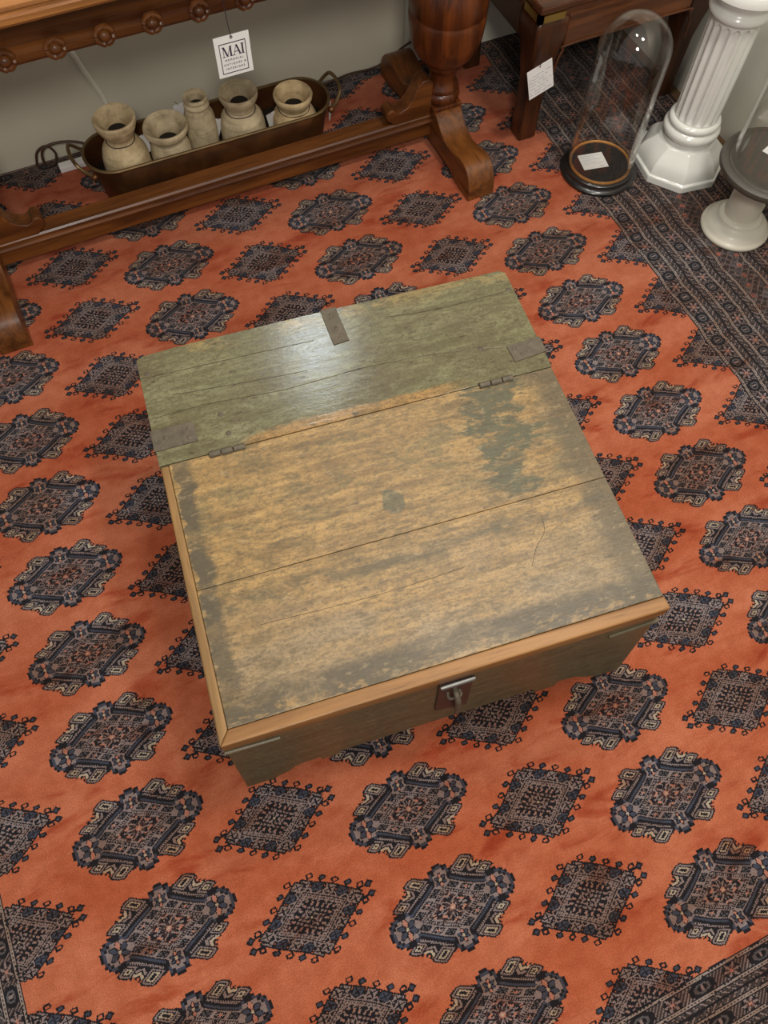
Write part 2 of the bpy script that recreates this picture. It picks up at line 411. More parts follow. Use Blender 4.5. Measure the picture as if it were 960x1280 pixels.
def border(d, s, k):
    """d: distance out from the field edge in long-border metres; s: along the edge; k: motif pitch"""
    g = np.full(d.shape, GRD, np.uint8)
    def lines(c):
        a = np.abs(d - c); g[a < 0.0062] = BLK; g[a < 0.0036] = LIN
        g[(a < 0.0012) & (np.mod(s, 0.007) < 0.0032)] = BLK
    def fine(a, b):
        mk = (d > a) & (d < b); c = (a + b) / 2
        z = np.mod(s + np.abs(d - c) * 0.9, 0.0145)
        hs = (np.floor(s/0.0036).astype(np.int64) * 7919 + np.floor(d/0.0036).astype(np.int64) * 104729) % 11
        g[mk & (z < 0.0046) & (hs < 9)] = MAU; g[mk & (z > 0.0085) & (z < 0.0115) & (hs > 3)] = SLT; g[mk & (hs == 5)] = BLK
        g[mk & (np.abs(d - c) < 0.003)] = BLK
    def octs(a, b):
        mk = (d > a) & (d < b); c = (a + b) / 2; w = (b - a) / 2
        u = np.mod(s, k) - k/2; e = np.maximum(np.maximum(np.abs(u)/(k*0.19), np.abs(d-c)/(w*0.86)), (np.abs(u)/(k*0.19) + np.abs(d-c)/(w*0.86)) * 0.68)
        g[mk & (np.mod(s * 3 + (d - c) * 2, 0.022) < 0.007)] = MAU
        g[mk & (e < 1.12)] = BLK; g[mk & (e < 0.68)] = SLT; g[mk & (e < 0.44)] = BLK; g[mk & (np.abs(u) < 0.0022) & (np.abs(d-c) < w*0.34)] = MAU
        u2 = np.mod(s + k/2, k) - k/2; rr = np.hypot(u2, (d - c)); an = np.arctan2(d - c, u2)
        g[mk & (rr < w * 0.95)] = BLK
        g[mk & (rr < w * (0.66 + 0.25*np.cos(6*an)))] = MAU; g[mk & (rr < w * 0.60) & (np.cos(6*an) < 0.25)] = BRN; g[mk & (rr < w*0.20)] = PNK
    def loz(a, b):
        mk = (d > a) & (d < b); c = (a + b) / 2; w = (b - a) / 2
        p = k * 0.88
        A = s / p + (d - c) / (2 * w) ; B = s / p - (d - c) / (2 * w)
        A3, B3 = A * 3, B * 3; fa = np.abs(np.mod(A3, 1) - 0.5); fb = np.abs(np.mod(B3, 1) - 0.5); e = np.maximum(fa, fb)
        ia = np.floor(A3).astype(int); ib = np.floor(B3).astype(int); kk = (ia * 2 + ib * 3) % 7
        cols = np.array([RED, GRD, GRD, SLT, BRN, SLT, GRD], np.uint8)[kk]
        g[mk] = GRD; g[mk & (e < 0.46)] = MAU; g[mk & (e < 0.40)] = BLK
        inn = mk & (e < 0.34); g[inn] = cols[inn]
        g[inn & (fa > 0.10) & (fa < 0.22) & (fb > 0.10) & (fb < 0.22)] = BLK; g[inn & (e < 0.06)] = BLK
    fine(0.048, 0.088); fine(0.131, 0.174); fine(0.248, 0.290); fine(0.331, 0.372)
    octs(0.008, 0.044); octs(0.092, 0.127); octs(0.293, 0.328); octs(0.376, 0.412)
    loz(0.178, 0.244)
    for c in (0.003, 0.047, 0.089, 0.130, 0.175, 0.247, 0.291, 0.330, 0.373, 0.415): lines(c)
    g[(d > -0.004) & (d < 0)] = BLK
    return g
XX, YY = np.meshgrid(xc, yc)
wob = 0.0022 * np.sin(YY * 34) + 0.0012 * np.sin(YY * 71 + 1.3)
dR = XX - FX1 + wob; mk = dR > -0.0035; grid[mk] = border(dR[mk], YY[mk], 0.075)[:]
dB = (FY0 - YY) / 0.66 + 0.0012 * np.sin(XX * 40); mkB = (dB > -0.0035) & (dB > dR); grid[mkB] = border(dB[mkB], XX[mkB] + 0.0915, 0.124)
dL = (FX0 - XX) / 0.66 + 0.0015 * np.sin(YY * 40); mkL = (dL > -0.0035) & (dL > dB); grid[mkL] = border(dL[mkL], YY[mkL], 0.080)
dT = (YY - FY1) / 0.66; mkT = (dT > -0.0035) & (dT > dR) & (dT > dL); grid[mkT] = border(dT[mkT], XX[mkT], 0.124)
del XX, YY, dR, dB, dL, dT, wob

def build_rug():
    # knots of one colour in a row are woven into one strip
    ch = np.ones((NY, NX), bool); ch[:, 1:] = grid[:, 1:] != grid[:, :-1]
    ch[:, ::220] = True
    J, I = np.nonzero(ch); n = len(I)
    end = np.empty(n, np.int64); end[:-1] = I[1:]; end[-1] = NX
    last = np.r_[J[1:] != J[:-1], True]; end[last] = NX
    x0 = RX0 + I * K; x1 = RX0 + end * K; y0 = RY0 + J * K; y1 = y0 + K
    v = np.zeros((n, 4, 3), np.float32)
    v[:, 0, 0] = x0; v[:, 1, 0] = x1; v[:, 2, 0] = x1; v[:, 3, 0] = x0
    v[:, 0, 1] = y0; v[:, 1, 1] = y0; v[:, 2, 1] = y1; v[:, 3, 1] = y1
    v = v.reshape(-1, 3)
    a, b, c, e = RX0, RX1, RY0, RY1; zb = -0.0075
    slab = np.array([(a,c,0),(b,c,0),(b,e,0),(a,e,0),(a,c,zb),(b,c,zb),(b,e,zb),(a,e,zb)], np.float32)
    base = len(v); v = np.vstack([v, slab])
    loops = np.concatenate([np.arange(n * 4), np.array([0,4,5,1, 1,5,6,2, 2,6,7,3, 3,7,4,0, 7,6,5,4]) + base]).astype(np.int32)
    nf = n + 5
    me = bpy.data.meshes.new('rug'); me.vertices.add(len(v)); me.vertices.foreach_set('co', v.ravel())
    me.loops.add(len(loops)); me.loops.foreach_set('vertex_index', loops)
    me.polygons.add(nf); me.polygons.foreach_set('loop_start', np.arange(nf, dtype=np.int32) * 4)
    me.update(calc_edges=True)
    at = me.attributes.new('yarn', 'FLOAT_COLOR', 'FACE')
    col = np.ones((nf, 4), np.float32); col[:n, :3] = PAL[grid[J, I]]; col[n:, :3] = PAL[GRD]
    at.data.foreach_set('color', col.ravel())
    t = NT('wool_pile'); vv = t.coord()
    an = t.n('ShaderNodeAttribute', attribute_name='yarn'); c0 = an.outputs['Color']
    ab = t.noise(t.mapv(vv, (1.2, 3.2, 1)), 2.2, 5, 0.6, 0.4)          # abrash: dye bands in the wool
    ab2 = t.noise(t.mapv(vv, (3.0, 9.0, 1)), 2.0, 4, 0.6, 0.5)
    knot = t.noise(vv, 420, 2, 0.6); tuft = t.noise(vv, 120, 3)
    c1 = t.mix(t.smooth(ab, 0.34, 0.66), t.mix(1.0, c0, (0.86, 0.66, 0.54), 'MULTIPLY'), t.mix(1.0, c0, (1.08, 1.14, 1.20), 'MULTIPLY'))
    c2 = t.mix(t.smooth(ab2, 0.52, 0.70), c1, t.mix(1.0, c1, (0.74, 0.46, 0.36), 'MULTIPLY'))
    mott = t.noise(vv, 26, 5, 0.7); c2 = t.mix(t.smooth(mott, 0.35, 0.68), t.mix(1.0, c2, (0.84, 0.76, 0.70), 'MULTIPLY'), c2)
    k = t.math('ADD', t.math('MULTIPLY', knot, 1.25), 0.40); kc = t.n('ShaderNodeCombineColor')
    for s in kc.inputs: t.put(s, k)
    c3 = t.mix(1.0, c2, kc.outputs[0], 'MULTIPLY')
    t.bump(t.math('ADD', knot, t.math('MULTIPLY', tuft, 0.6)), 0.5, 0.003)
    t.bsdf.inputs['Sheen Weight'].default_value = 0.12
    me.materials.append(t.fin(c3, 0.95, 0, 0.15))
    o = bpy.data.objects.new('rug', me); C.objects.link(o)
    tag(o, 'large salmon orange hand knotted rug with rows of navy diamond medallions and grey borders', 'rug')
    return o
build_rug()

# ------------------------------------------------------------------ the old chest
W, D, HT, FL = 0.743, 0.746, 0.365, 0.017
def chest_mats():
    def wear(name, kind):
        t = NT(name); v = t.coord(); x, y, z = t.sep(v)
        grain = t.noise(t.mapv(v, (5, 60, 60)), 1, 6, 0.65, 0.4)
        cloud = t.noise(t.mapv(v, (5, 11, 5)), 1, 5, 0.6, 0.3)
        cloud2 = t.noise(t.mapv(v, (9, 20, 9), (3.1, 1.7, 0)), 1, 6, 0.68, 0.5)
        fine = t.noise(t.mapv(v, (60, 190, 60)), 1, 4, 0.7)
        fleck = t.noise(t.mapv(v, (40, 95, 40), (7, 2, 0)), 1, 3, 0.6)
        def band(s, lo0, lo1, hi0, hi1):
            return t.math('MULTIPLY', t.smooth(s, lo0, lo1), t.math('SUBTRACT', 1.0, t.smooth(s, hi0, hi1)))
        if kind == 'lid':
            c = t.mix(t.smooth(grain, 0.3, 0.7), (0.205, 0.120, 0.042), (0.40, 0.245, 0.086))
            # the front board is greyer, bleached
            grey = t.math('MULTIPLY', t.math('SUBTRACT', 1.0, t.smooth(y, 0.10, 0.26)), t.smooth(cloud, 0.30, 0.62))
            c = t.mix(t.math('MULTIPLY', grey, 0.72), c, (0.255, 0.195, 0.122))
            grey2 = t.math('MULTIPLY', t.smooth(x, 0.25, 0.7), t.smooth(cloud2, 0.35, 0.65))
            c = t.mix(t.math('MULTIPLY', grey2, 0.5), c, (0.165, 0.125, 0.066))
            # remains of green paint
            g1 = t.math('MULTIPLY', t.smooth(cloud2, 0.50, 0.60), t.smooth(y, 0.17, 0.36))
            c = t.mix(t.math('MULTIPLY', g1, 0.55), c, (0.125, 0.105, 0.048))
            # big dark green patch near the right hinge
            rx = t.math('DIVIDE', t.math('SUBTRACT', x, 0.60), 0.062); ry = t.math('DIVIDE', t.math('SUBTRACT', y, 0.40), 0.115)
            rr = t.math('SQRT', t.math('ADD', t.math('MULTIPLY', rx, rx), t.math('MULTIPLY', ry, ry)))
            pt = t.math('SUBTRACT', t.math('ADD', 1.05, t.math('MULTIPLY', t.math('SUBTRACT', cloud2, 0.5), 3.2)), rr)
            c = t.mix(t.math('MULTIPLY', t.smooth(pt, -0.05, 0.22), t.smooth(fleck, 0.30, 0.52)), c, (0.085, 0.082, 0.044))
            rx = t.math('DIVIDE', t.math('SUBTRACT', x, 0.372), 0.022); ry = t.math('DIVIDE', t.math('SUBTRACT', y, 0.315), 0.026)
            rr = t.math('ADD', t.math('MULTIPLY', rx, rx), t.math('MULTIPLY', ry, ry))
            c = t.mix(t.math('MULTIPLY', t.smooth(t.math('SUBTRACT', t.math('ADD', 1.0, t.math('MULTIPLY', t.math('SUBTRACT', cloud2, 0.5), 4)), rr), 0, 0.4), 0.8), c, (0.085, 0.085, 0.045))
            # smudges along a line in the front board
            sm = t.math('MULTIPLY', band(y, 0.185, 0.205, 0.215, 0.235), t.smooth(cloud2, 0.44, 0.58))
            c = t.mix(t.math('MULTIPLY', sm, 0.7), c, (0.075, 0.068, 0.038))
            # rubbed dark bands left, right and front
            nz = t.math('MULTIPLY', t.math('SUBTRACT', t.math('ADD', t.math('MULTIPLY', cloud2, 0.6), t.math('MULTIPLY', fleck, 0.4)), 0.5), 0.07)
            xn = t.math('ADD', x, nz); yn = t.math('ADD', y, nz)
            bl = t.math('MULTIPLY', band(xn, 0.015, 0.020, 0.040, 0.055), t.math('ADD', 0.45, t.math('MULTIPLY', t.smooth(cloud, 0.35, 0.6), 0.5)))
            br = t.math('MULTIPLY', t.smooth(xn, 0.670, 0.712), 0.72)
            bf = t.math('MULTIPLY', band(yn, 0.018, 0.024, 0.058, 0.078), t.math('ADD', 0.30, t.math('MULTIPLY', t.smooth(cloud2, 0.36, 0.56), 0.62)))
            b = t.math('MAXIMUM', bl, t.math('MAXIMUM', br, bf))
            c = t.mix(b, c, (0.078, 0.062, 0.038))
            yl = t.math('MULTIPLY', t.math('MULTIPLY', band(y, 0.006, 0.02, 0.03, 0.045), t.smooth(fleck, 0.52, 0.62)), 0.45)
            c = t.mix(yl, c, (0.42, 0.25, 0.09))
        elif kind == 'rear':
            c = t.mix(t.smooth(grain, 0.3, 0.7), (0.112, 0.105, 0.052), (0.190, 0.178, 0.096))
            c = t.mix(t.math('MULTIPLY', t.smooth(cloud, 0.42, 0.66), 0.75), c, (0.112, 0.090, 0.048))
            c = t.mix(t.math('MULTIPLY', t.smooth(cloud2, 0.52, 0.64), 0.6), c, (0.215, 0.205, 0.112))
            bare = t.math('MULTIPLY', t.math('SUBTRACT', 1.0, t.smooth(t.math('ADD', y, t.math('MULTIPLY', t.math('SUBTRACT', cloud2, 0.5), 0.05)), 0.512, 0.524)),
                          t.math('MULTIPLY', t.smooth(x, 0.14, 0.17), t.math('SUBTRACT', 1.0, t.smooth(x, 0.50, 0.60))))
            c = t.mix(bare, c, (0.33, 0.19, 0.07))
            edge = t.math('MULTIPLY', t.smooth(y, 0.700, 0.745), t.smooth(cloud2, 0.50, 0.60))
            c = t.mix(t.math('MULTIPLY', edge, 0.7), c, (0.30, 0.20, 0.07))
            gr = t.math('MULTIPLY', t.smooth(x, 0.45, 0.7), t.smooth(cloud, 0.36, 0.6))
            c = t.mix(t.math('MULTIPLY', gr, 0.45), c, (0.12, 0.105, 0.058))
            dk = t.math('MULTIPLY', t.smooth(fleck, 0.60, 0.68), 0.5); c = t.mix(dk, c, (0.07, 0.062, 0.035))
        else:
            c = t.mix(t.smooth(grain, 0.3, 0.7), (0.082, 0.058, 0.026), (0.145, 0.105, 0.050))
            c = t.mix(t.math('MULTIPLY', t.smooth(cloud, 0.45, 0.65), 0.6), c, (0.105, 0.092, 0.046))
            sc = t.math('MULTIPLY', t.smooth(fleck, 0.62, 0.68), 0.35); c = t.mix(sc, c, (0.22, 0.20, 0.14))
        streak = t.noise(t.mapv(v, (24, 70, 24), (2, 5, 0)), 1, 5, 0.7, 0.8); gate = t.noise(v, 9, 4, 0.65)
        dirt = t.math('MULTIPLY', t.smooth(streak, 0.47, 0.60), t.smooth(gate, 0.38, 0.56))
        blot = t.noise(t.mapv(v, (16, 26, 16), (5, 8, 0)), 1, 6, 0.72, 0.3)
        c = t.mix(t.math('MULTIPLY', t.smooth(blot, 0.50, 0.64), 0.34), c, (0.115, 0.088, 0.042) if kind == 'lid' else (0.095, 0.082, 0.046))
        c = t.mix(t.math('MULTIPLY', dirt, 0.45), c, (0.072, 0.052, 0.024))
        grit = t.noise(v, 210, 3, 0.7); c = t.mix(t.math('MULTIPLY', t.smooth(grit, 0.48, 0.60), 0.36), c, (0.060, 0.046, 0.026))
        pale = t.noise(t.mapv(v, (45, 90, 45), (9, 4, 0)), 1, 4, 0.7); c = t.mix(t.math('MULTIPLY', t.smooth(pale, 0.56, 0.68), 0.28), c, (0.42, 0.31, 0.165) if kind == 'lid' else (0.20, 0.185, 0.10))
        c = t.mix(t.math('MULTIPLY', t.smooth(fine, 0.49, 0.62), 0.45), c, (0.075, 0.055, 0.028))
        c = t.mix(t.math('MULTIPLY', t.smooth(fleck, 0.66, 0.72), 0.55), c, (0.045, 0.032, 0.018))
        t.bump(t.math('ADD', grain, t.math('MULTIPLY', fine, 0.6)), 0.2 if kind == 'rear' else 0.4, 0.002)
        r = t.math('ADD', 0.10 if kind == 'rear' else 0.34, t.math('MULTIPLY', cloud2, 0.20))
        return t.fin(c, r, 0, 0.45)
    return wear('worn_lid', 'lid'), wear('green_paint', 'rear'), wear('dark_olive_paint', 'body')
M_lid, M_rear, M_body = chest_mats()
M_strip = wood('bare_edge', (0.165, 0.072, 0.020), (0.31, 0.150, 0.046), 'x', 0.45, 1.0, 0.1)
M_strip_y = wood('bare_edge_side', (0.15, 0.080, 0.027), (0.28, 0.155, 0.052), 'y', 0.45, 1.0, 0.1)

def make_chest():
    t = thing('storage_chest', 'large square wooden chest with green rear panel and worn ochre hinged lid', 'chest', (-0.118, 0.285, 0), math.radians(-7.28))
    fy = lambda z: -FL * (HT - z) / HT
    sxl = lambda z: -0.014 * (HT - z) / HT
    zt = 0.334
    out = [(0, zt), (0, 0), (0.056, 0), (0.066, 0.014), (0.085, 0.026), (0.098, 0.045), (0.112, 0.055), (0.145, 0.057), (0.147, 0.036), (0.182, 0.036), (0.184, 0.058),
           (0.55, 0.058), (0.552, 0.034), (0.598, 0.034), (0.602, 0.058), (0.636, 0.055), (0.648, 0.042), (0.668, 0.022), (0.686, 0.012), (0.690, 0), (W, 0), (W, zt)]
    def fx(x, z): return x + (sxl(z) if x < 0.2 else -sxl(z) if x > 0.5 else 0)
    MB().prism(out, lambda x, z: (fx(x, z), fy(z) + 0.004, z), lambda x, z: (fx(x, z), fy(z) + 0.026, z)).build('front_panel', M_body, t, bevel=0.0015)
    MB().prism(out, lambda x, z: (fx(x, z), D - 0.026 - fy(z), z), lambda x, z: (fx(x, z), D - 0.004 - fy(z), z)).build('back_panel', M_body, t, bevel=0.0015)
    s_out = [(0.014, zt), (-0.003, 0.0), (0.08, 0), (0.10, 0.03), (0.13, 0.057), (0.62, 0.057), (0.65, 0.03), (0.67, 0), (D + 0.003, 0), (D - 0.014, zt)]
    for sd in (0, 1):
        q = (lambda z: sxl(z) + 0.003) if sd == 0 else (lambda z: W - sxl(z) - 0.003)
        dx = 0.022 if sd == 0 else -0.022
        MB().prism(s_out, lambda y, z, q=q: (q(z), y, z), lambda y, z, q=q, dx=dx: (q(z) + dx, y, z)).build('side_panel', M_body, t, bevel=0.0015)
    MB().box(0.02, W - 0.02, 0.03, D - 0.03, 0.058, 0.070).build('bottom_board', M_body, t)
    # lid: two boards inside a front and a left edge strip
    b = MB()
    b.box(0.0145, W, 0.0196, 0.2508, 0.335, HT); b.box(0.0145, W, 0.2518, 0.4975, 0.335, HT - 0.0006)
    lid = b.build('lid', M_lid, t, bevel=0.0012)
    s = MB().prism([(-0.003, -0.004), (W + 0.003, -0.004), (W + 0.001, 0.0190), (0.0140, 0.0190)], lambda x, y: (x, y, 0.331), lambda x, y: (x, y, HT + 0.0006)).build('edge_strip', M_strip, lid, bevel=0.003)
    s['label'] = 'bare reddish front edge strip'
    MB().prism([(-0.003, -0.004), (0.0140, 0.0192), (0.0140, 0.4965), (0.0, 0.4965)], lambda x, y: (x, y, 0.333), lambda x, y: (x, y, HT)).build('edge_strip', M_strip_y, lid, bevel=0.003)
    # rear panel: two planks divided by a crack that wanders
    cr = [(0, 0.600), (0.10, 0.603), (0.25, 0.592), (0.40, 0.598), (0.52, 0.592), (0.62, 0.578), (W, 0.552)]
    b = MB()
    b.prism([(-0.002, 0.4988), (W + 0.001, 0.4988)] + [(x + (0.001 if x > 0.7 else -0.002 if x == 0 else 0), y - 0.0004) for x, y in reversed(cr)], lambda x, y: (x, y, 0.335), lambda x, y: (x, y, HT))
    b.prism([(x + (0.001 if x > 0.7 else -0.002 if x == 0 else 0), y + 0.0004) for x, y in cr] + [(W, 0.738), (0.732, 0.747), (0.36, 0.749), (0.10, 0.747), (0.012, 0.743), (-0.002, 0.736)], lambda x, y: (x, y, 0.335), lambda x, y: (x, y, HT))
    rp = b.build('rear_panel', M_rear, t, bevel=0.0004); rp['label'] = 'green painted fixed rear panel'
    # splits in the boards, thin dark filled cracks
    for pts in ([(0.0, 0.692), (0.10, 0.690), (0.2, 0.689), (0.33, 0.686)], [(0.05, 0.640), (0.2, 0.628), (0.30, 0.622)], [(0.48, 0.700), (0.58, 0.690), (0.739, 0.694)]):
        MB().tube([(x, y, HT - 0.0006) for x, y in spline([(p[0], p[1], 0) for p in pts], 6) for x, y in [(x, y)]] if False else [(p[0], p[1], HT - 0.0004) for p in spline([(q[0], q[1], 0) for q in pts], 6)], 0.0008, 5).build('crack', M_dark, rp)
    for pts in ([(0.555, 0.13), (0.575, 0.16), (0.60, 0.185), (0.606, 0.215)], [(0.10, 0.165), (0.3, 0.158), (0.45, 0.163)]):
        MB().tube([(p[0], p[1], HT - 0.0006) for p in spline([(q[0], q[1], 0) for q in pts], 6)], 0.0008, 5).build('crack', M_dark, lid)
    # nails
    for x, y in ((0.124, 0.574), (0.129, 0.530), (0.629, 0.576), (0.733, 0.696), (0.012, 0.700)):
        MB().lathe([(0, 0.0012), (0.004, 0.0010), (0.0055, 0), (0.0055, -0.004), (0, -0.004)], x, y, HT, 12).build('nail', M_iron, rp, True)
    # iron straps folded over the edges
    def strap(pts, over, name='iron_strap'):
        b = MB(); b.prism(pts, lambda x, y: (x, y, HT - 0.001), lambda x, y: (x, y, HT + 0.0022)); b.box(*over)
        o = b.build(name, M_iron, t, bevel=0.0006)
        return o
    def rivets(par, pos):
        for x, y in pos: MB().lathe([(0, 0.0014), (0.0032, 0.0010), (0.0042, 0), (0.0042, -0.001), (0, -0.001)], x, y, HT + 0.0022, 10).build('rivet', M_iron, par, True)
    o = strap([(0.360, 0.7515), (0.391, 0.7515), (0.395, 0.667), (0.363, 0.664)], (0.360, 0.391, 0.7495, 0.7515, 0.30, HT)); rivets(o, ((0.377, 0.735), (0.378, 0.70), (0.379, 0.675)))
    o = strap([(-0.0045, 0.573), (0.073, 0.5725), (0.0745, 0.530), (-0.0045, 0.529)], (-0.0045, -0.0025, 0.529, 0.573, 0.30, HT)); rivets(o, ((0.062, 0.56), (0.060, 0.541), (0.02, 0.552)))
    o = strap([(0.678, 0.566), (W + 0.0045, 0.570), (W + 0.0045, 0.534), (0.681, 0.527)], (W + 0.0022, W + 0.0045, 0.534, 0.570, 0.30, HT)); rivets(o, ((0.690, 0.557), (0.725, 0.56), (0.70, 0.54)))
    # hinges: knuckled barrels in the joint
    for xa, xb in ((0.086, 0.152), (0.596, 0.664)):
        b = MB(); n = 3
        for k in range(n):
            a = xa + (xb - xa) * k / n + 0.0008; c = xa + (xb - xa) * (k + 1) / n - 0.0008
            b.tube([(a, 0.4955, HT), (a + 0.001, 0.4955, HT), (c - 0.001, 0.4955, HT), (c, 0.4955, HT)], [0.0055, 0.0066, 0.0066, 0.0055], 14)
        b.build('hinge', M_iron, t, True)
    # battens under the lid ends, in front
    for xa, xb in ((-0.006, 0.083), (0.660, W + 0.006)):
        MB().tube([(xa, fy(0.297) + 0.003, 0.299), (xb, fy(0.290) + 0.003, 0.291)] if xa < 0.1 else [(xa, fy(0.283) + 0.003, 0.281), (xb, fy(0.29) + 0.003, 0.291)], 0.0042, 8).build('batten', M_body, t, True)
    # hasp: rusty plate, bright roller and hanging pin
    hp = MB().prism([(0.350, 0.322), (0.409, 0.322), (0.414, 0.14), (0.351, 0.16)], lambda x, z: (x, fy(z) - 0.0015, z), lambda x, z: (x, fy(z) + 0.005, z)).build('hasp_plate', M_iron_red, t, bevel=0.0008)
    MB().tube([(0.349, -0.009, 0.324), (0.353, -0.009, 0.324), (0.404, -0.009, 0.324), (0.408, -0.009, 0.324)], [0.0034, 0.0044, 0.0044, 0.0036], 12).build('hasp_roller', M_steel, hp, True)
    MB().tube(spline([(0.378, -0.004, 0.285), (0.377, -0.020, 0.283), (0.379, -0.027, 0.262), (0.384, -0.026, 0.20), (0.390, -0.023, 0.145)], 5), [0.005]*8 + [0.0055]*8 + [0.0045]*4 + [0.002], 10).build('hasp_pin', M_iron, hp, True)
    MB().tube(spline([(0.368, -0.004, 0.262), (0.368, -0.016, 0.258), (0.388, -0.016, 0.256), (0.388, -0.004, 0.260)], 5), 0.0028, 8).build('staple', M_iron, hp, True)
    return t
make_chest()

# ------------------------------------------------------------------ refectory table
def make_table():
    t = thing('refectory_table', 'long dark oak refectory table with bulbous turned legs and carved apron against back wall', 'table', (0.35, 1.75, 0))
    ox, oy = 0.35, 1.75
    T = lambda pts: [(a, b) for a, b in pts]
    # top with a moulded edge all round
    def ring_top(prof, x0, x1, y0, y1):
        b = MB(); rings = []
        for ins, z in prof:
            rings.append([b.b.verts.new(p) for p in ((x0+ins, y0+ins, z), (x1-ins, y0+ins, z), (x1-ins, y1-ins, z), (x0+ins, y1-ins, z))])
        for A, B in zip(rings[:-1], rings[1:]):
            for k in range(4): b.b.faces.new((A[k], A[(k+1) % 4], B[(k+1) % 4], B[k]))
        b.b.faces.new(list(reversed(rings[0]))); b.b.faces.new(rings[-1]); return b
    prof = [(0.012, 0.720), (0.004, 0.722), (0.0, 0.728), (0.0, 0.738), (0.006, 0.742), (0.006, 0.745), (0.003, 0.749), (0.004, 0.755), (0.012, 0.760)]
    ring_top(prof, -0.78 - ox, 1.36 - ox, 1.478 - oy, 2.04 - oy).build('tabletop', M_oak_edge, t, bevel=0)
    # aprons: board plus lower moulding with carved bosses
    for yf, sgn in ((1.563 - oy, 1), (1.955 - oy, -1)):
        y0, y1 = (yf, yf + 0.02) if sgn > 0 else (yf - 0.02, yf)
        ap = MB().box(-0.60 - ox, 1.18 - ox, y0, y1, 0.612, 0.720).build('apron', M_oak_x, t)
        ym = yf - 0.012 * sgn
        MB().prism([(0.612, 0), (0.612, 0.016), (0.620, 0.022), (0.632, 0.022), (0.638, 0.014), (0.642, 0.006), (0.642, 0)],
                   lambda z, d, yf=yf, sgn=sgn: (-0.60 - ox, yf - d * sgn + 0.004 * sgn, z), lambda z, d, yf=yf, sgn=sgn: (1.18 - ox, yf - d * sgn + 0.004 * sgn, z)).build('moulding', M_oak_x, ap)
        if sgn > 0:
            x = -0.042 - 5 * 0.0936
            while x < 1.15:
                b = MB()
                b.sphere((0, 0, -0.004), 0.0120, 1.0, 14)
                b.tube([(0.0165 * math.cos(2*PI*k/24), 0.0165 * math.sin(2*PI*k/24), -0.004 + 0.0012 * (k % 2)) for k in range(24)], [0.0052 + 0.0007 * (k % 3) for k in range(24)], 8, True)
                b.xf(Matrix.Translation((x - ox, yf - 0.019, 0.628)) @ Matrix.Rotation(PI/2, 4, 'X'))
                b.build('boss', M_oak_x, ap, True)
                x += 0.0936
    # trestles
    half = [(1.462, 0.0), (1.461, 0.024), (1.465, 0.045), (1.473, 0.064), (1.487, 0.080), (1.506, 0.089), (1.526, 0.090), (1.548, 0.085), (1.572, 0.077), (1.598, 0.073), (1.622, 0.077), (1.644, 0.088), (1.664, 0.104), (1.678, 0.114), (1.69, 0.118)]
    prof = [(y - oy, z) for y, z in half] + [(-(y - oy), z) for y, z in reversed(half)] + [(0.21, 0), (0.17, 0.016), (-0.17, 0.016), (-0.21, 0)]
    cup = [(0, 0.125), (0.043, 0.125), (0.047, 0.132), (0.051, 0.142), (0.049, 0.152), (0.043, 0.157), (0.046, 0.163), (0.044, 0.170), (0.037, 0.178), (0.034, 0.192), (0.035, 0.205),
           (0.039, 0.216), (0.045, 0.222), (0.047, 0.227), (0.046, 0.232), (0.055, 0.240), (0.072, 0.256), (0.086, 0.280), (0.0945, 0.310), (0.098, 0.345), (0.0985, 0.366), (0.0965, 0.369), (0.0965, 0.374), (0.099, 0.377),
           (0.098, 0.41), (0.090, 0.445), (0.074, 0.475), (0.052, 0.495), (0.040, 0.505), (0.036, 0.525), (0.040, 0.54), (0.052, 0.55), (0.054, 0.562), (0.045, 0.572), (0.045, 0.63), (0, 0.63)]
    for cx in (0.988 - ox, -0.288 - ox):
        inner = -1 if cx > 0 else 1
        sl = MB().prism(prof, lambda y, z, cx=cx: (cx - 0.039, y, z), lambda y, z, cx=cx: (cx + 0.039, y, z)).build('sled_foot', M_oak_y, t, True, 0.002, 25)
        lg = MB().lathe(cup, cx, -0.02, 0, 56).build('leg', M_oak_z, t, True, 0, 50)
        MB().box(cx - 0.043, cx + 0.043, -0.066, 0.024, 0.105, 0.128).build('leg_block', M_oak_z, lg, bevel=0.003)
        MB().box(cx - 0.05, cx + 0.05, -0.165, 0.19, 0.63, 0.72).build('cross_head', M_oak_y, t, bevel=0.003)
        br = [(0.040, 0.098), (0.040, 0.196), (0.052, 0.207), (0.068, 0.206), (0.082, 0.195), (0.090, 0.176), (0.098, 0.156), (0.114, 0.140), (0.134, 0.132), (0.146, 0.136), (0.152, 0.144), (0.162, 0.146), (0.171, 0.139), (0.174, 0.127), (0.168, 0.114), (0.158, 0.108), (0.150, 0.098)]
        MB().prism(br, lambda d, z, cx=cx, inner=inner: (cx + inner * d, -0.046, z), lambda d, z, cx=cx, inner=inner: (cx + inner * d, -0.002, z)).build('scroll_bracket', M_oak_x, t, True, 0.002, 30)
    sp = [(1.705, 0.036), (1.705, 0.074), (1.699, 0.077), (1.697, 0.082), (1.700, 0.087), (1.704, 0.088), (1.702, 0.092), (1.702, 0.097), (1.706, 0.101), (1.712, 0.101), (1.714, 0.098), (1.754, 0.098), (1.754, 0.036)]
    MB().prism([(y - oy, z) for y, z in sp], lambda y, z: (-0.249 - ox, y, z), lambda y, z: (0.949 - ox, y, z)).build('stretcher', M_oak_x, t, True, 0, 25)
    return t
make_table()

# ------------------------------------------------------------------ price tags
def scribble(b, x0, x1, z, amp, y, r=0.0005):
    x = x0; pts = []
    while x < x1:
        pts.append((x, y, z + random.uniform(-amp, amp))); x += random.uniform(0.0015, 0.0035)
        if random.random() < 0.14 and len(pts) > 2:
            b.tube(pts, r, 4); pts = []; x += 0.003
    if len(pts) > 2: b.tube(pts, r, 4)

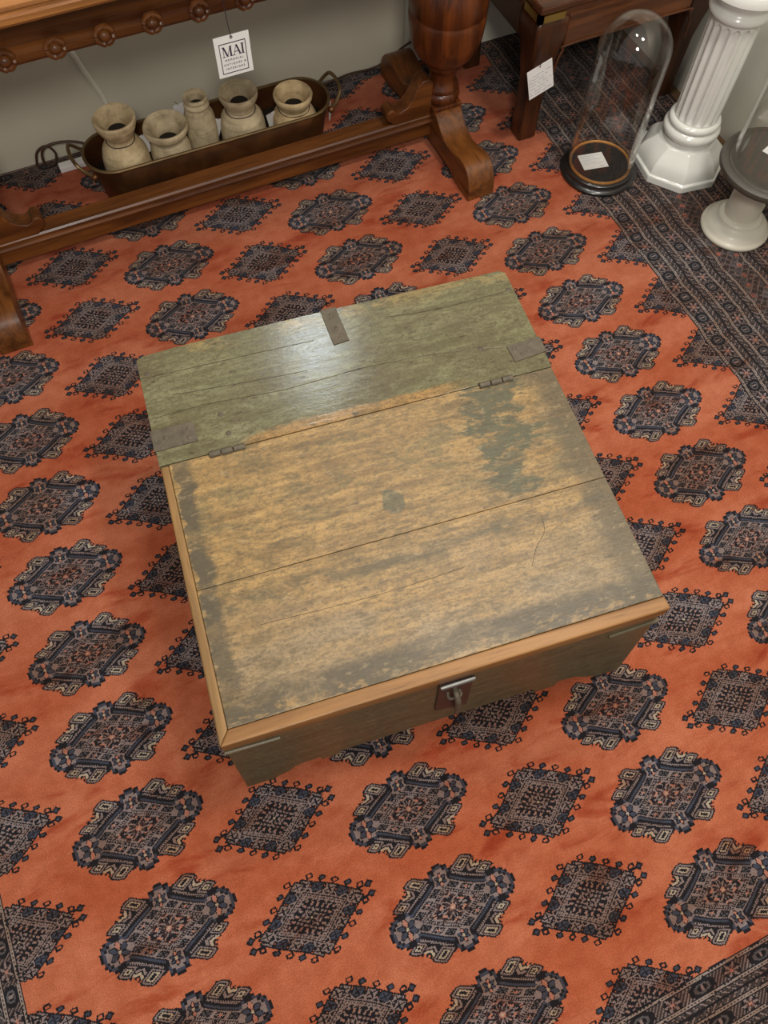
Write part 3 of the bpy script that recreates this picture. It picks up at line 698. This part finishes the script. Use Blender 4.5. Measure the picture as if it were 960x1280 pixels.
def text_mesh(s, size, font_w=1.0):
    cu = bpy.data.curves.new('lettering', 'FONT'); cu.body = s; cu.size = size; cu.align_x = 'CENTER'; cu.extrude = 0.0002; cu.space_character = 1.5
    o = bpy.data.objects.new('lettering', cu); C.objects.link(o)
    dg = bpy.context.evaluated_depsgraph_get(); me = bpy.data.meshes.new_from_object(o.evaluated_get(dg))
    bpy.data.objects.remove(o); bpy.data.curves.remove(cu); return me

def shop_tag():
    # hangs on a string from the apron moulding; slightly turned, card 0.076 x 0.086
    t = thing('price_tag', 'white square shop tag lettered MAI hanging on a string from the table apron', 'tag', (0.384, 1.538, 0.622))
    wd, h = 0.0375, 0.043; cz = -0.092
    card = MB().box(-wd, wd, -0.0005, 0.0005, cz - h, cz + h).build('card', M_card, t)
    b = MB(); y = -0.0008; f = 0.0010; iw, ih, ic = 0.0285, 0.0320, cz - 0.004
    for x0, x1, z0, z1 in ((-iw, iw, ic + ih - f*1.5, ic + ih), (-iw, iw, ic - ih, ic - ih + f*1.5), (-iw, -iw + f*1.5, ic - ih, ic + ih), (iw - f*1.5, iw, ic - ih, ic + ih)):
        b.box(x0, x1, y - 0.0002, y + 0.0004, z0, z1)
    b.build('border_frame', M_ink, card)
    # high-contrast serif capitals M A I
    L = MB()
    def stroke(p, q, wq): # horizontal-width stroke from p to q
        L.prism([(p[0]-wq/2, p[1]), (p[0]+wq/2, p[1]), (q[0]+wq/2, q[1]), (q[0]-wq/2, q[1])], lambda x, z: (x, y - 0.0002, z), lambda x, z: (x, y + 0.0004, z))
    zb, ztop = ic + 0.004, ic + 0.0245; th, tn = 0.0034, 0.0010
    def serif(x, z, wq=0.006): L.box(x - wq/2, x + wq/2, y - 0.0002, y + 0.0004, z - 0.0005, z + 0.0005)
    stroke((-0.0205, zb), (-0.0205, ztop), tn); stroke((-0.0125, zb), (-0.0195, ztop), th); stroke((-0.0125, zb), (-0.0055, ztop), tn); stroke((-0.0050, zb), (-0.0050, ztop), th)
    serif(-0.0205, zb); serif(-0.005, zb); serif(-0.0205, ztop, 0.005); serif(-0.0045, ztop, 0.005)
    stroke((0.0010, zb), (0.0075, ztop), tn); stroke((0.0145, zb), (0.0080, ztop), th); L.box(0.0035, 0.0120, y - 0.0002, y + 0.0004, zb + 0.006, zb + 0.0072); serif(0.001, zb); serif(0.0145, zb)
    stroke((0.0205, zb), (0.0205, ztop), th); serif(0.0205, zb, 0.0075); serif(0.0205, ztop, 0.0075)
    L.build('lettering', M_ink, card)
    for s, z in (('MEMORIAL', -0.0058), ('ANTIQUES &', -0.0150), ('INTERIORS', -0.0242)):
        me = text_mesh(s, 0.0060)
        me.transform(Matrix.Translation((0, y, ic + z)) @ Matrix.Rotation(PI/2, 4, 'X'))
        o = bpy.data.objects.new('lettering', me); C.objects.link(o); me.materials.append(M_ink); o.parent = card
    MB().lathe([(0.0016, -0.001), (0.0032, -0.001), (0.0032, 0.001), (0.0016, 0.001)], 0, 0, 0, 14, closed=True).xf(Matrix.Translation((0, 0, cz + h - 0.005)) @ Matrix.Rotation(PI/2, 4, 'X')).build('eyelet', M_string, card, True)
    MB().tube(spline([(-0.004, -0.001, 0.03), (-0.004, -0.003, 0.0), (-0.002, 0.0, -0.03), (0, -0.0012, cz + h - 0.004)], 5), 0.0008, 6).build('string', M_string, t, True)
    return t
shop_tag()

def leg_tag():
    t = thing('price_tag', 'white handwritten price card tied to the dark wooden side table leg', 'tag', (1.172, 1.558, 0.272), 0.06)
    t.rotation_euler = (-0.05, -0.26, 0.06)
    card = MB().box(-0.038, 0.036, -0.0005, 0.0005, -0.080, 0.004).build('card', M_card, t)
    b = MB()
    for k in range(7): scribble(b, -0.035, 0.032 - 0.01 * (k % 3), -0.018 - k * 0.0088, 0.002, -0.0008, 0.00045)
    b.build('handwriting', M_pen, card)
    MB().tube(spline([(-0.002, 0.0, 0.0), (0.0, -0.004, 0.004), (0.003, 0.0, 0.03), (0.004, 0.002, 0.080)], 5), 0.0009, 6).build('string', M_string, t, True)
    return t
leg_tag()

# ------------------------------------------------------------------ side table
def side_table():
    x0, x1, y0, y1 = 1.165, 1.735, 1.585, 2.035; cx, cy = (x0+x1)/2, (y0+y1)/2
    t = thing('side_table', 'low dark rosewood side table with brass corners in the back right corner', 'side table', (cx, cy, 0))
    hx, hy = (x1-x0)/2, (y1-y0)/2
    MB().box(-hx - 0.002, hx + 0.002, -hy - 0.003, hy + 0.002, 0.386, 0.405).build('tabletop', M_rose_x, t, bevel=0.005)
    MB().box(-hx + 0.008, hx - 0.008, -hy + 0.008, hy - 0.008, 0.366, 0.385).build('waist', M_rose_x, t)
    for sx in (-1, 1):
        for sy in (-1, 1):
            # leg: wide bulging shoulder drawn in to a slimmer foot
            b = MB(); rings = []
            prof = [(0.000, 0.027, 0.082), (0.012, 0.025, 0.080), (0.10, 0.024, 0.078), (0.18, 0.022, 0.078), (0.23, 0.016, 0.084), (0.28, 0.008, 0.090), (0.32, 0.001, 0.092), (0.345, 0.0, 0.092), (0.358, 0.003, 0.092), (0.366, 0.010, 0.090)]
            for z, o_, i_ in prof:
                xo, xi = sx * (hx - o_), sx * (hx - i_); yo, yi = sy * (hy - o_), sy * (hy - i_)
                rings.append([b.b.verts.new(p) for p in ((xo, yo, z), (xi, yo, z), (xi, yi, z), (xo, yi, z))])
            for A, B in zip(rings[:-1], rings[1:]):
                for k in range(4): b.b.faces.new((A[k], A[(k+1) % 4], B[(k+1) % 4], B[k]))
            b.b.faces.new(rings[0]); b.b.faces.new(rings[-1])
            b.build('leg', M_rose_z, t, True, 0.006, 50)
            bc = MB()
            bc.box(min(sx*(hx-0.070), sx*(hx+0.004)), max(sx*(hx-0.070), sx*(hx+0.004)), min(sy*(hy-0.009), sy*(hy+0.004)), max(sy*(hy-0.009), sy*(hy+0.004)), 0.367, 0.385)
            bc.box(min(sx*(hx-0.009), sx*(hx+0.004)), max(sx*(hx-0.009), sx*(hx+0.004)), min(sy*(hy-0.070), sy*(hy+0.004)), max(sy*(hy-0.070), sy*(hy+0.004)), 0.367, 0.385)
            bc.build('brass_corner', M_brass, t)
    # aprons with a bead along the lower edge
    for sy in (-1, 1):
        ys = sorted((sy*(hy-0.004), sy*(hy-0.026)))
        ap = MB().box(-hx + 0.091, hx - 0.091, ys[0], ys[1], 0.285, 0.366).build('apron', M_rose_x, t, bevel=0.004)
        MB().tube(spline([(-hx + 0.074, sy*(hy-0.004), 0.20), (-hx + 0.080, sy*(hy-0.002), 0.25), (-hx + 0.090, sy*(hy-0.001), 0.276), (-hx + 0.10, sy*(hy-0.001), 0.287), (0, sy*(hy-0.001), 0.288), (hx - 0.10, sy*(hy-0.001), 0.287), (hx - 0.09, sy*(hy-0.001), 0.276), (hx - 0.08, sy*(hy-0.002), 0.25), (hx - 0.074, sy*(hy-0.004), 0.20)], 6), 0.003, 8).build('bead', M_rose_x, ap, True)
    for sx in (-1, 1):
        xs = sorted((sx*(hx-0.004), sx*(hx-0.026)))
        MB().box(xs[0], xs[1], -hy + 0.091, hy - 0.091, 0.285, 0.366).build('apron', M_rose_y, t, bevel=0.004)
    return t
side_table()

# ------------------------------------------------------------------ copper trough with vases
def make_pan():
    cx, cy = 0.371, 1.874
    t = thing('copper_trough', 'long round-ended copper fish pan with end handles behind the table stretcher', 'pan', (cx, cy, 0), math.radians(-0.5))
    def outline(hx, hy, r, n=10):
        pts = []
        for qx, qy, a0 in ((hx - r, hy - r, 0), (-hx + r, hy - r, 90), (-hx + r, -hy + r, 180), (hx - r, -hy + r, 270)):
            for k in range(n + 1):
                a = math.radians(a0 + 90 * k / n); pts.append((qx + r * math.cos(a), qy + r * math.sin(a)))
        return pts
    def shell(levels, cap_first, cap_last):
        b = MB(); rings = [[b.b.verts.new((x, y, z)) for x, y in outline(hx, hy, r)] for hx, hy, r, z in levels]; n = len(rings[0])
        for A, B in zip(rings[:-1], rings[1:]):
            for k in range(n): b.b.faces.new((A[k], A[(k+1) % n], B[(k+1) % n], B[k]))
        if cap_first: b.b.faces.new(list(reversed(rings[0])))
        if cap_last: b.b.faces.new(rings[-1])
        return b
    body = shell([(0.308, 0.064, 0.062, 0.0), (0.313, 0.069, 0.067, 0.004), (0.322, 0.076, 0.074, 0.07), (0.338, 0.081, 0.079, 0.128), (0.336, 0.079, 0.077, 0.130), (0.320, 0.074, 0.072, 0.07), (0.311, 0.066, 0.064, 0.007), (0.308, 0.063, 0.061, 0.006)], True, True)
    bo = body.build('body', M_pan, t, True, 0, 50)
    shell([(0.3185, 0.0725, 0.0705, 0.07), (0.3095, 0.0645, 0.0625, 0.0085), (0.306, 0.061, 0.059, 0.0075)], False, True).build('lining', M_pan_in, bo, True)
    MB().tube([(x, y, 0.130) for x, y in outline(0.3375, 0.0805, 0.0785, 10)], 0.0042, 8, True).build('rim', M_pan_rim, t, True)
    for sx in (-1, 1):
        pts = [(sx*0.326, -0.050, 0.112), (sx*0.341, -0.052, 0.124), (sx*0.352, -0.048, 0.138), (sx*0.363, -0.036, 0.152), (sx*0.367, 0.0, 0.157), (sx*0.363, 0.036, 0.152), (sx*0.352, 0.048, 0.138), (sx*0.341, 0.052, 0.124), (sx*0.326, 0.050, 0.112)]
        h = MB().tube(spline(pts, 5), 0.0048, 8).build('handle', M_pan_rim, t, True)
        for sy in (-1, 1): MB().sphere((sx*0.329, sy*0.053, 0.112), 0.010, 0.9, 10).build('handle_lug', M_pan, h, True)
    return t
make_pan()

def vase(label, x, y, outer, hole, mat, group='clay vases in the copper pan', hole_mat=M_dark):
    """outer profile (r, z) up to the lip; hole: (r, z) going down inside"""
    t = thing('clay_vase', label, 'vase', (x, y, 0.009), 0, group)
    so = [(p[0], p[1]) for p in spline([(r, z, 0) for r, z in outer], 5)]
    wob = random.uniform(0, 6)
    rad = lambda r, a, z: r * (1 + 0.012 * math.sin(2 * a + wob) + 0.006 * math.sin(5 * a + z * 60))
    MB().lathe([(0, 0)] + so + hole[:-2], 0, 0, 0, 44, rad).build('body', mat, t, True, 0, 60)
    MB().lathe(hole[-3:], 0, 0, 0, 32).build('inside', hole_mat, t, True, 0, 60)
    return t
V = []
V.append(vase('tan trumpet-mouthed vase at the left end of the copper pan', 0.137, 1.868,
    [(0.050, 0), (0.058, 0.02), (0.061, 0.07), (0.059, 0.11), (0.050, 0.138), (0.036, 0.154), (0.033, 0.164), (0.043, 0.180), (0.052, 0.200), (0.054, 0.214), (0.0515, 0.219)],
    [(0.046, 0.217), (0.038, 0.203), (0.028, 0.190), (0.024, 0.182), (0.022, 0.15), (0, 0.145)], M_stoneA))
V.append(vase('squat wide-mouthed grey vase, second from left in the copper pan', 0.256, 1.867,
    [(0.045, 0), (0.051, 0.02), (0.054, 0.06), (0.053, 0.09), (0.048, 0.108), (0.044, 0.120), (0.047, 0.130), (0.056, 0.142), (0.059, 0.154), (0.056, 0.161)],
    [(0.050, 0.158), (0.038, 0.142), (0.029, 0.126), (0.026, 0.116), (0.024, 0.09), (0, 0.085)], M_stoneB))
V.append(vase('slim bottle-shaped vase in the middle of the copper pan', 0.352, 1.888,
    [(0.034, 0), (0.037, 0.02), (0.041, 0.08), (0.041, 0.12), (0.038, 0.148), (0.032, 0.163), (0.030, 0.170), (0.033, 0.176), (0.031, 0.181), (0.0295, 0.186), (0.031, 0.192), (0.030, 0.199)],
    [(0.026, 0.199), (0.021, 0.192), (0.0195, 0.184), (0.019, 0.175), (0.018, 0.13), (0, 0.125)], M_stoneB))
V.append(vase('round-bodied vase with flared mouth and tied neck, fourth from left in the copper pan', 0.462, 1.872,
    [(0.048, 0), (0.056, 0.02), (0.061, 0.06), (0.060, 0.095), (0.054, 0.122), (0.041, 0.137), (0.037, 0.144), (0.039, 0.150), (0.041, 0.158), (0.048, 0.172), (0.0515, 0.184), (0.049, 0.192)],
    [(0.044, 0.189), (0.037, 0.178), (0.027, 0.167), (0.024, 0.160), (0.022, 0.13), (0, 0.125)], M_stoneB))
V.append(vase('short pale vase with dark glaze patches at the right end of the copper pan', 0.611, 1.872,
    [(0.049, 0), (0.059, 0.02), (0.063, 0.05), (0.060, 0.078), (0.050, 0.094), (0.042, 0.101), (0.041, 0.107), (0.047, 0.118), (0.053, 0.130), (0.054, 0.139), (0.050, 0.144)],
    [(0.045, 0.141), (0.037, 0.126), (0.029, 0.112), (0.026, 0.106), (0.024, 0.08), (0, 0.075)], M_stoneC))
def ring_cord(v, r, z, mat=M_string):
    MB().tube([(r * math.cos(2*PI*k/28), r * math.sin(2*PI*k/28), z + 0.001 * math.sin(k)) for k in range(28)], 0.0012, 6, True).build('neck_cord', mat, v, True)
ring_cord(V[3], 0.0400, 0.140); ring_cord(V[4], 0.0435, 0.100); ring_cord(V[0], 0.0365, 0.155)
def patch(v, a, z, r, s):
    b = MB(); n = 11
    pts = [(s * random.uniform(0.6, 1.1) * math.cos(2*PI*k/n), s * random.uniform(0.6, 1.1) * math.sin(2*PI*k/n)) for k in range(n)]
    sl = -0.5
    def pl(u, w_, off): rr = r + off + sl * w_ * (1 if w_ > 0 else 0.4); return (rr * math.cos(a + u / r), rr * math.sin(a + u / r), z + w_)
    b.prism(pts, lambda u, w_: pl(u, w_, -0.004), lambda u, w_: pl(u, w_, 0.0012)); b.build('glaze_patch', M_patch, v)
patch(V[4], math.radians(-120), 0.072, 0.0635, 0.010); patch(V[4], math.radians(-40), 0.078, 0.0615, 0.010)

def small_tag(label, loc, rot, w_=0.03, h=0.045):
    t = thing('price_tag', label, 'tag', loc); t.rotation_euler = rot
    MB().box(-w_/2, w_/2, -0.0004, 0.0004, -h, 0).build('card', M_card, t)
    MB().tube(spline([(0, 0, -0.004), (-0.004, -0.002, 0.004), (-0.012, -0.004, 0.012)], 4), 0.0007, 5).build('string', M_string, t, True)
    return t
small_tag('small white tag tied to the trumpet-mouthed vase at the left end', (0.196, 1.878, 0.150), (0, 0.1, 0.35), 0.03, 0.055)
small_tag('small white tag standing behind the slim bottle-shaped vase', (0.312, 1.926, 0.170), (0, 0.1, 0.2), 0.03, 0.05)
small_tag('small white tag beside the round-bodied vase with tied neck', (0.401, 1.882, 0.130), (0, 0.45, 0.25), 0.028, 0.055)
small_tag('small white tag beside the short pale vase with dark patches', (0.546, 1.885, 0.100), (0, -0.15, 0.2), 0.028, 0.05)
small_tag('small white tag hanging outside the right end of the copper pan', (0.702, 1.835, 0.115), (0, 0.0, 1.0), 0.03, 0.04)

# ------------------------------------------------------------------ glass domes
def dome(t, r, z0, h, name='glass_dome'):
    n = 16; pr = [(r, z0)] + [(r * 0.995, z0 + (h - r) * k / 6) for k in range(1, 7)]
    pr += [(r * 0.995 * math.cos(PI/2 * k / n), z0 + h - r + r * math.sin(PI/2 * k / n)) for k in range(1, n)] + [(0, z0 + h)]
    th = 0.0022
    inner = [(max(q - th, 0), z - (th if k > 6 else 0)) for k, (q, z) in enumerate(pr)]
    return MB().lathe(pr + list(reversed(inner)), 0, 0, 0, 64).build(name, M_glass, t, True, 0, 60)

def tall_dome():
    t = thing('display_dome', 'tall clear glass dome on a black base with gilt ring standing on the rug', 'glass dome', (1.340, 1.422, 0))
    MB().lathe([(0, 0), (0.100, 0), (0.105, 0.003), (0.106, 0.009), (0.103, 0.013), (0.097, 0.015), (0.095, 0.019), (0.0945, 0.024), (0.092, 0.026), (0, 0.026)], 0, 0, 0, 64).build('base', M_black, t, True, 0, 40)
    MB().lathe([(0, 0.0262), (0.080, 0.0262), (0.080, 0.0272), (0, 0.0272)], 0, 0, 0, 48).build('velvet_pad', M_velvet, t)
    MB().tube([(0.0825 * math.cos(2*PI*k/64), 0.0825 * math.sin(2*PI*k/64), 0.0285) for k in range(64)], 0.0042, 8, True).build('gilt_ring', M_gilt, t, True)
    dome(t, 0.0895, 0.0262, 0.415)
    return t
tall_dome()
def flat_card(label, loc, rz, w_, h, lines=5):
    t = thing('label_card', label, 'label', loc, rz)
    c = MB().box(-w_/2, w_/2, -h/2, h/2, 0, 0.0006).build('card', M_card, t)
    b = MB()
    for k in range(lines):
        y = h * 0.36 - k * h * 0.13; x = -w_ * 0.40; pts = []
        while x < w_ * (0.38 - 0.2 * (k % 2)):
            pts.append((x, y + random.uniform(-0.0012, 0.0012), 0.0007)); x += 0.0022
        b.tube(pts, 0.00035, 4)
    b.tube([(w_*0.18 + q*0.003, -h*0.36 + random.uniform(-0.001, 0.001), 0.0007) for q in range(5)], 0.00045, 4)
    b.build('handwriting', M_pen, c); return t
flat_card('white handwritten card lying under the tall clear glass dome', (1.325, 1.434, 0.0275), math.radians(-11), 0.072, 0.058)

def fluted_column():
    t = thing('fluted_pedestal', 'white glazed fluted column pedestal with octagonal foot', 'pedestal', (1.568, 1.362, 0))
    oc = []
    b = MB(); rings = []
    ap = 0.1195
    levels = [(1.0, 0.0), (1.0, 0.018), (0.985, 0.021), (0.945, 0.022), (0.94, 0.027), (0.915, 0.040), (0.87, 0.052), (0.80, 0.063), (0.72, 0.072), (0.65, 0.080), (0.60, 0.086)]
    rot0 = math.radians(14.6)
    for s, z in levels:
        rings.append([b.b.verts.new((ap * s / math.cos(PI/8) * math.cos(rot0 + k*PI/4), ap * s / math.cos(PI/8) * math.sin(rot0 + k*PI/4), z)) for k in range(8)])
    for A, B in zip(rings[:-1], rings[1:]):
        for k in range(8): b.b.faces.new((A[k], A[(k+1) % 8], B[(k+1) % 8], B[k]))
    b.b.faces.new(list(reversed(rings[0]))); b.b.faces.new(rings[-1])
    b.build('foot', M_ceramic, t, True, 0.0035, 25)
    MB().lathe([(0, 0.080), (0.070, 0.080), (0.068, 0.088), (0.064, 0.096), (0.063, 0.101), (0.069, 0.104), (0.075, 0.110), (0.077, 0.119), (0.074, 0.128), (0.067, 0.132), (0.064, 0.134), (0.068, 0.137), (0.070, 0.143), (0.067, 0.150), (0.062, 0.153), (0, 0.153)], 0, 0, 0, 64).build('torus_moulding', M_ceramic, t, True, 0, 60)
    nf = 16
    def fl(r, a, z):
        k = min(1, max(0, (z - 0.157) / 0.014)); k = math.sqrt(k)
        u = abs((a * nf / (2 * PI)) % 1.0 - 0.5) * 2          # 0 in the middle of a flute, 1 on the fillet
        e = max(0.0, 1 - (u / 0.80) ** 2)
        kt = 1 if z < 0.395 else max(0.0, 1 - ((z - 0.395) / 0.022) ** 2)
        kt = 1.0 if kt > u * 0.9 else 0.0 if z > 0.395 else 1.0
        return r - 0.0058 * k * e * kt
    zz = [0.150, 0.157, 0.159, 0.162, 0.166, 0.171, 0.20, 0.25, 0.30, 0.35, 0.390, 0.395] + [0.395 + 0.003 * k for k in range(1, 9)] + [0.425]
    MB().lathe([(0.0585 + 0.003 * (z - 0.15) / 0.27, z) for z in zz], 0, 0, 0, nf * 12, fl).build('fluted_shaft', M_ceramic, t, True, 0, 60)
    MB().lathe([(0, 0.423), (0.062, 0.423), (0.065, 0.427), (0.071, 0.430), (0.075, 0.437), (0.073, 0.446), (0.066, 0.450), (0.064, 0.456), (0.067, 0.462), (0.078, 0.475), (0.092, 0.485), (0.100, 0.490), (0.100, 0.512), (0.096, 0.516), (0, 0.516)], 0, 0, 0, 64).build('capital', M_ceramic, t, True, 0, 50)
    return t
fluted_column()

def low_pedestal():
    t = thing('low_pedestal', 'short cream round pedestal carrying a dark round stand at right edge', 'pedestal', (1.566, 1.086, 0))
    MB().lathe([(0, 0), (0.086, 0), (0.090, 0.003), (0.0915, 0.008), (0.090, 0.013), (0.086, 0.016), (0.083, 0.019), (0.080, 0.025), (0.073, 0.032), (0.064, 0.038), (0.059, 0.042), (0.0585, 0.048), (0.055, 0.052), (0.050, 0.054), (0, 0.054)], 0, 0, 0, 64).build('foot', M_cream, t, True, 0, 50)
    MB().lathe([(0, 0.052), (0.0455, 0.052), (0.0450, 0.06), (0.0455, 0.12), (0.047, 0.180), (0.052, 0.190), (0.058, 0.195), (0, 0.195)], 0, 0, 0, 64).build('shaft', M_cream, t, True, 0, 50)
    return t
low_pedestal()
def stand_dome():
    t = thing('display_dome', 'glass dome on a dark round wooden stand atop the short cream pedestal', 'glass dome', (1.578, 1.078, 0.195))
    st = MB().lathe([(0, 0.0), (0.122, 0.0), (0.129, 0.003), (0.1315, 0.010), (0.1300, 0.018), (0.125, 0.0215), (0.119, 0.0225), (0.117, 0.0205), (0.113, 0.0205), (0.111, 0.023), (0, 0.023)], 0, 0, 0, 72).build('stand', M_disc, t, True, 0, 40)
    for k in range(3):
        a = math.radians(232 + 120 * k); MB().sphere((0.118 * math.cos(a), 0.118 * math.sin(a), -0.002), 0.010, 0.9, 12).build('bun_foot', M_disc, st, True)
    dome(t, 0.107, 0.0232, 0.42)
    return t
stand_dome()
flat_card('white card lying inside the glass dome on the dark round stand', (1.612, 1.107, 0.2185), math.radians(20), 0.07, 0.055)

# ------------------------------------------------------------------ cables along the wall
tag(MB().tube(spline([(0.03, 2.066, 0.31), (0.085, 2.068, 0.296), (0.105, 2.070, 0.275), (0.118, 2.071, 0.225), (0.140, 2.072, 0.15), (0.150, 2.072, 0.09), (0.155, 2.068, 0.03), (0.165, 2.055, 0.0075)], 6), 0.0068, 8).build('electric_cable', M_cable_w, None, True), 'thick cream cable running down the back wall behind the vases', 'cable')
tag(MB().tube(spline([(-0.09, 2.064, 0.003), (-0.075, 2.062, 0.045), (-0.045, 2.058, 0.058), (-0.03, 2.056, 0.030), (-0.045, 2.052, 0.004), (-0.068, 2.052, 0.018), (-0.055, 2.052, 0.058), (-0.005, 2.048, 0.066), (0.05, 2.04, 0.050), (0.09, 2.03, 0.010), (0.14, 2.03, 0.0032), (0.3, 2.045, 0.0032)], 7), 0.0032, 8).build('electric_cable', M_cable_b, None, True), 'brown looped flex by the wall left of the copper pan', 'cable')
tag(MB().tube(spline([(0.62, 2.04, 0.0032), (0.72, 2.045, 0.0034), (0.80, 2.060, 0.006), (0.86, 2.066, 0.009), (0.93, 2.066, 0.006), (0.99, 2.062, 0.022), (1.02, 2.044, 0.06), (1.06, 2.042, 0.07), (1.10, 2.036, 0.03), (1.13, 2.03, 0.0034)], 7), 0.0032, 8).build('electric_cable', M_cable_b, None, True), 'brown flex along the wall foot from the pan to behind the turned table leg', 'cable')
tb = thing('adapter_plug', 'small white plug block on the rug left of the copper pan', 'plug', (0.003, 2.022, 0))
MB().box(-0.038, 0.034, -0.012, 0.012, 0, 0.018).build('body', M_card, tb, bevel=0.003)
MB().tube([(0.03, 0, 0.009), (0.045, 0.0, 0.009), (0.06, 0.0, 0.006)], 0.0035, 8).build('cord_grip', M_card, tb, True)
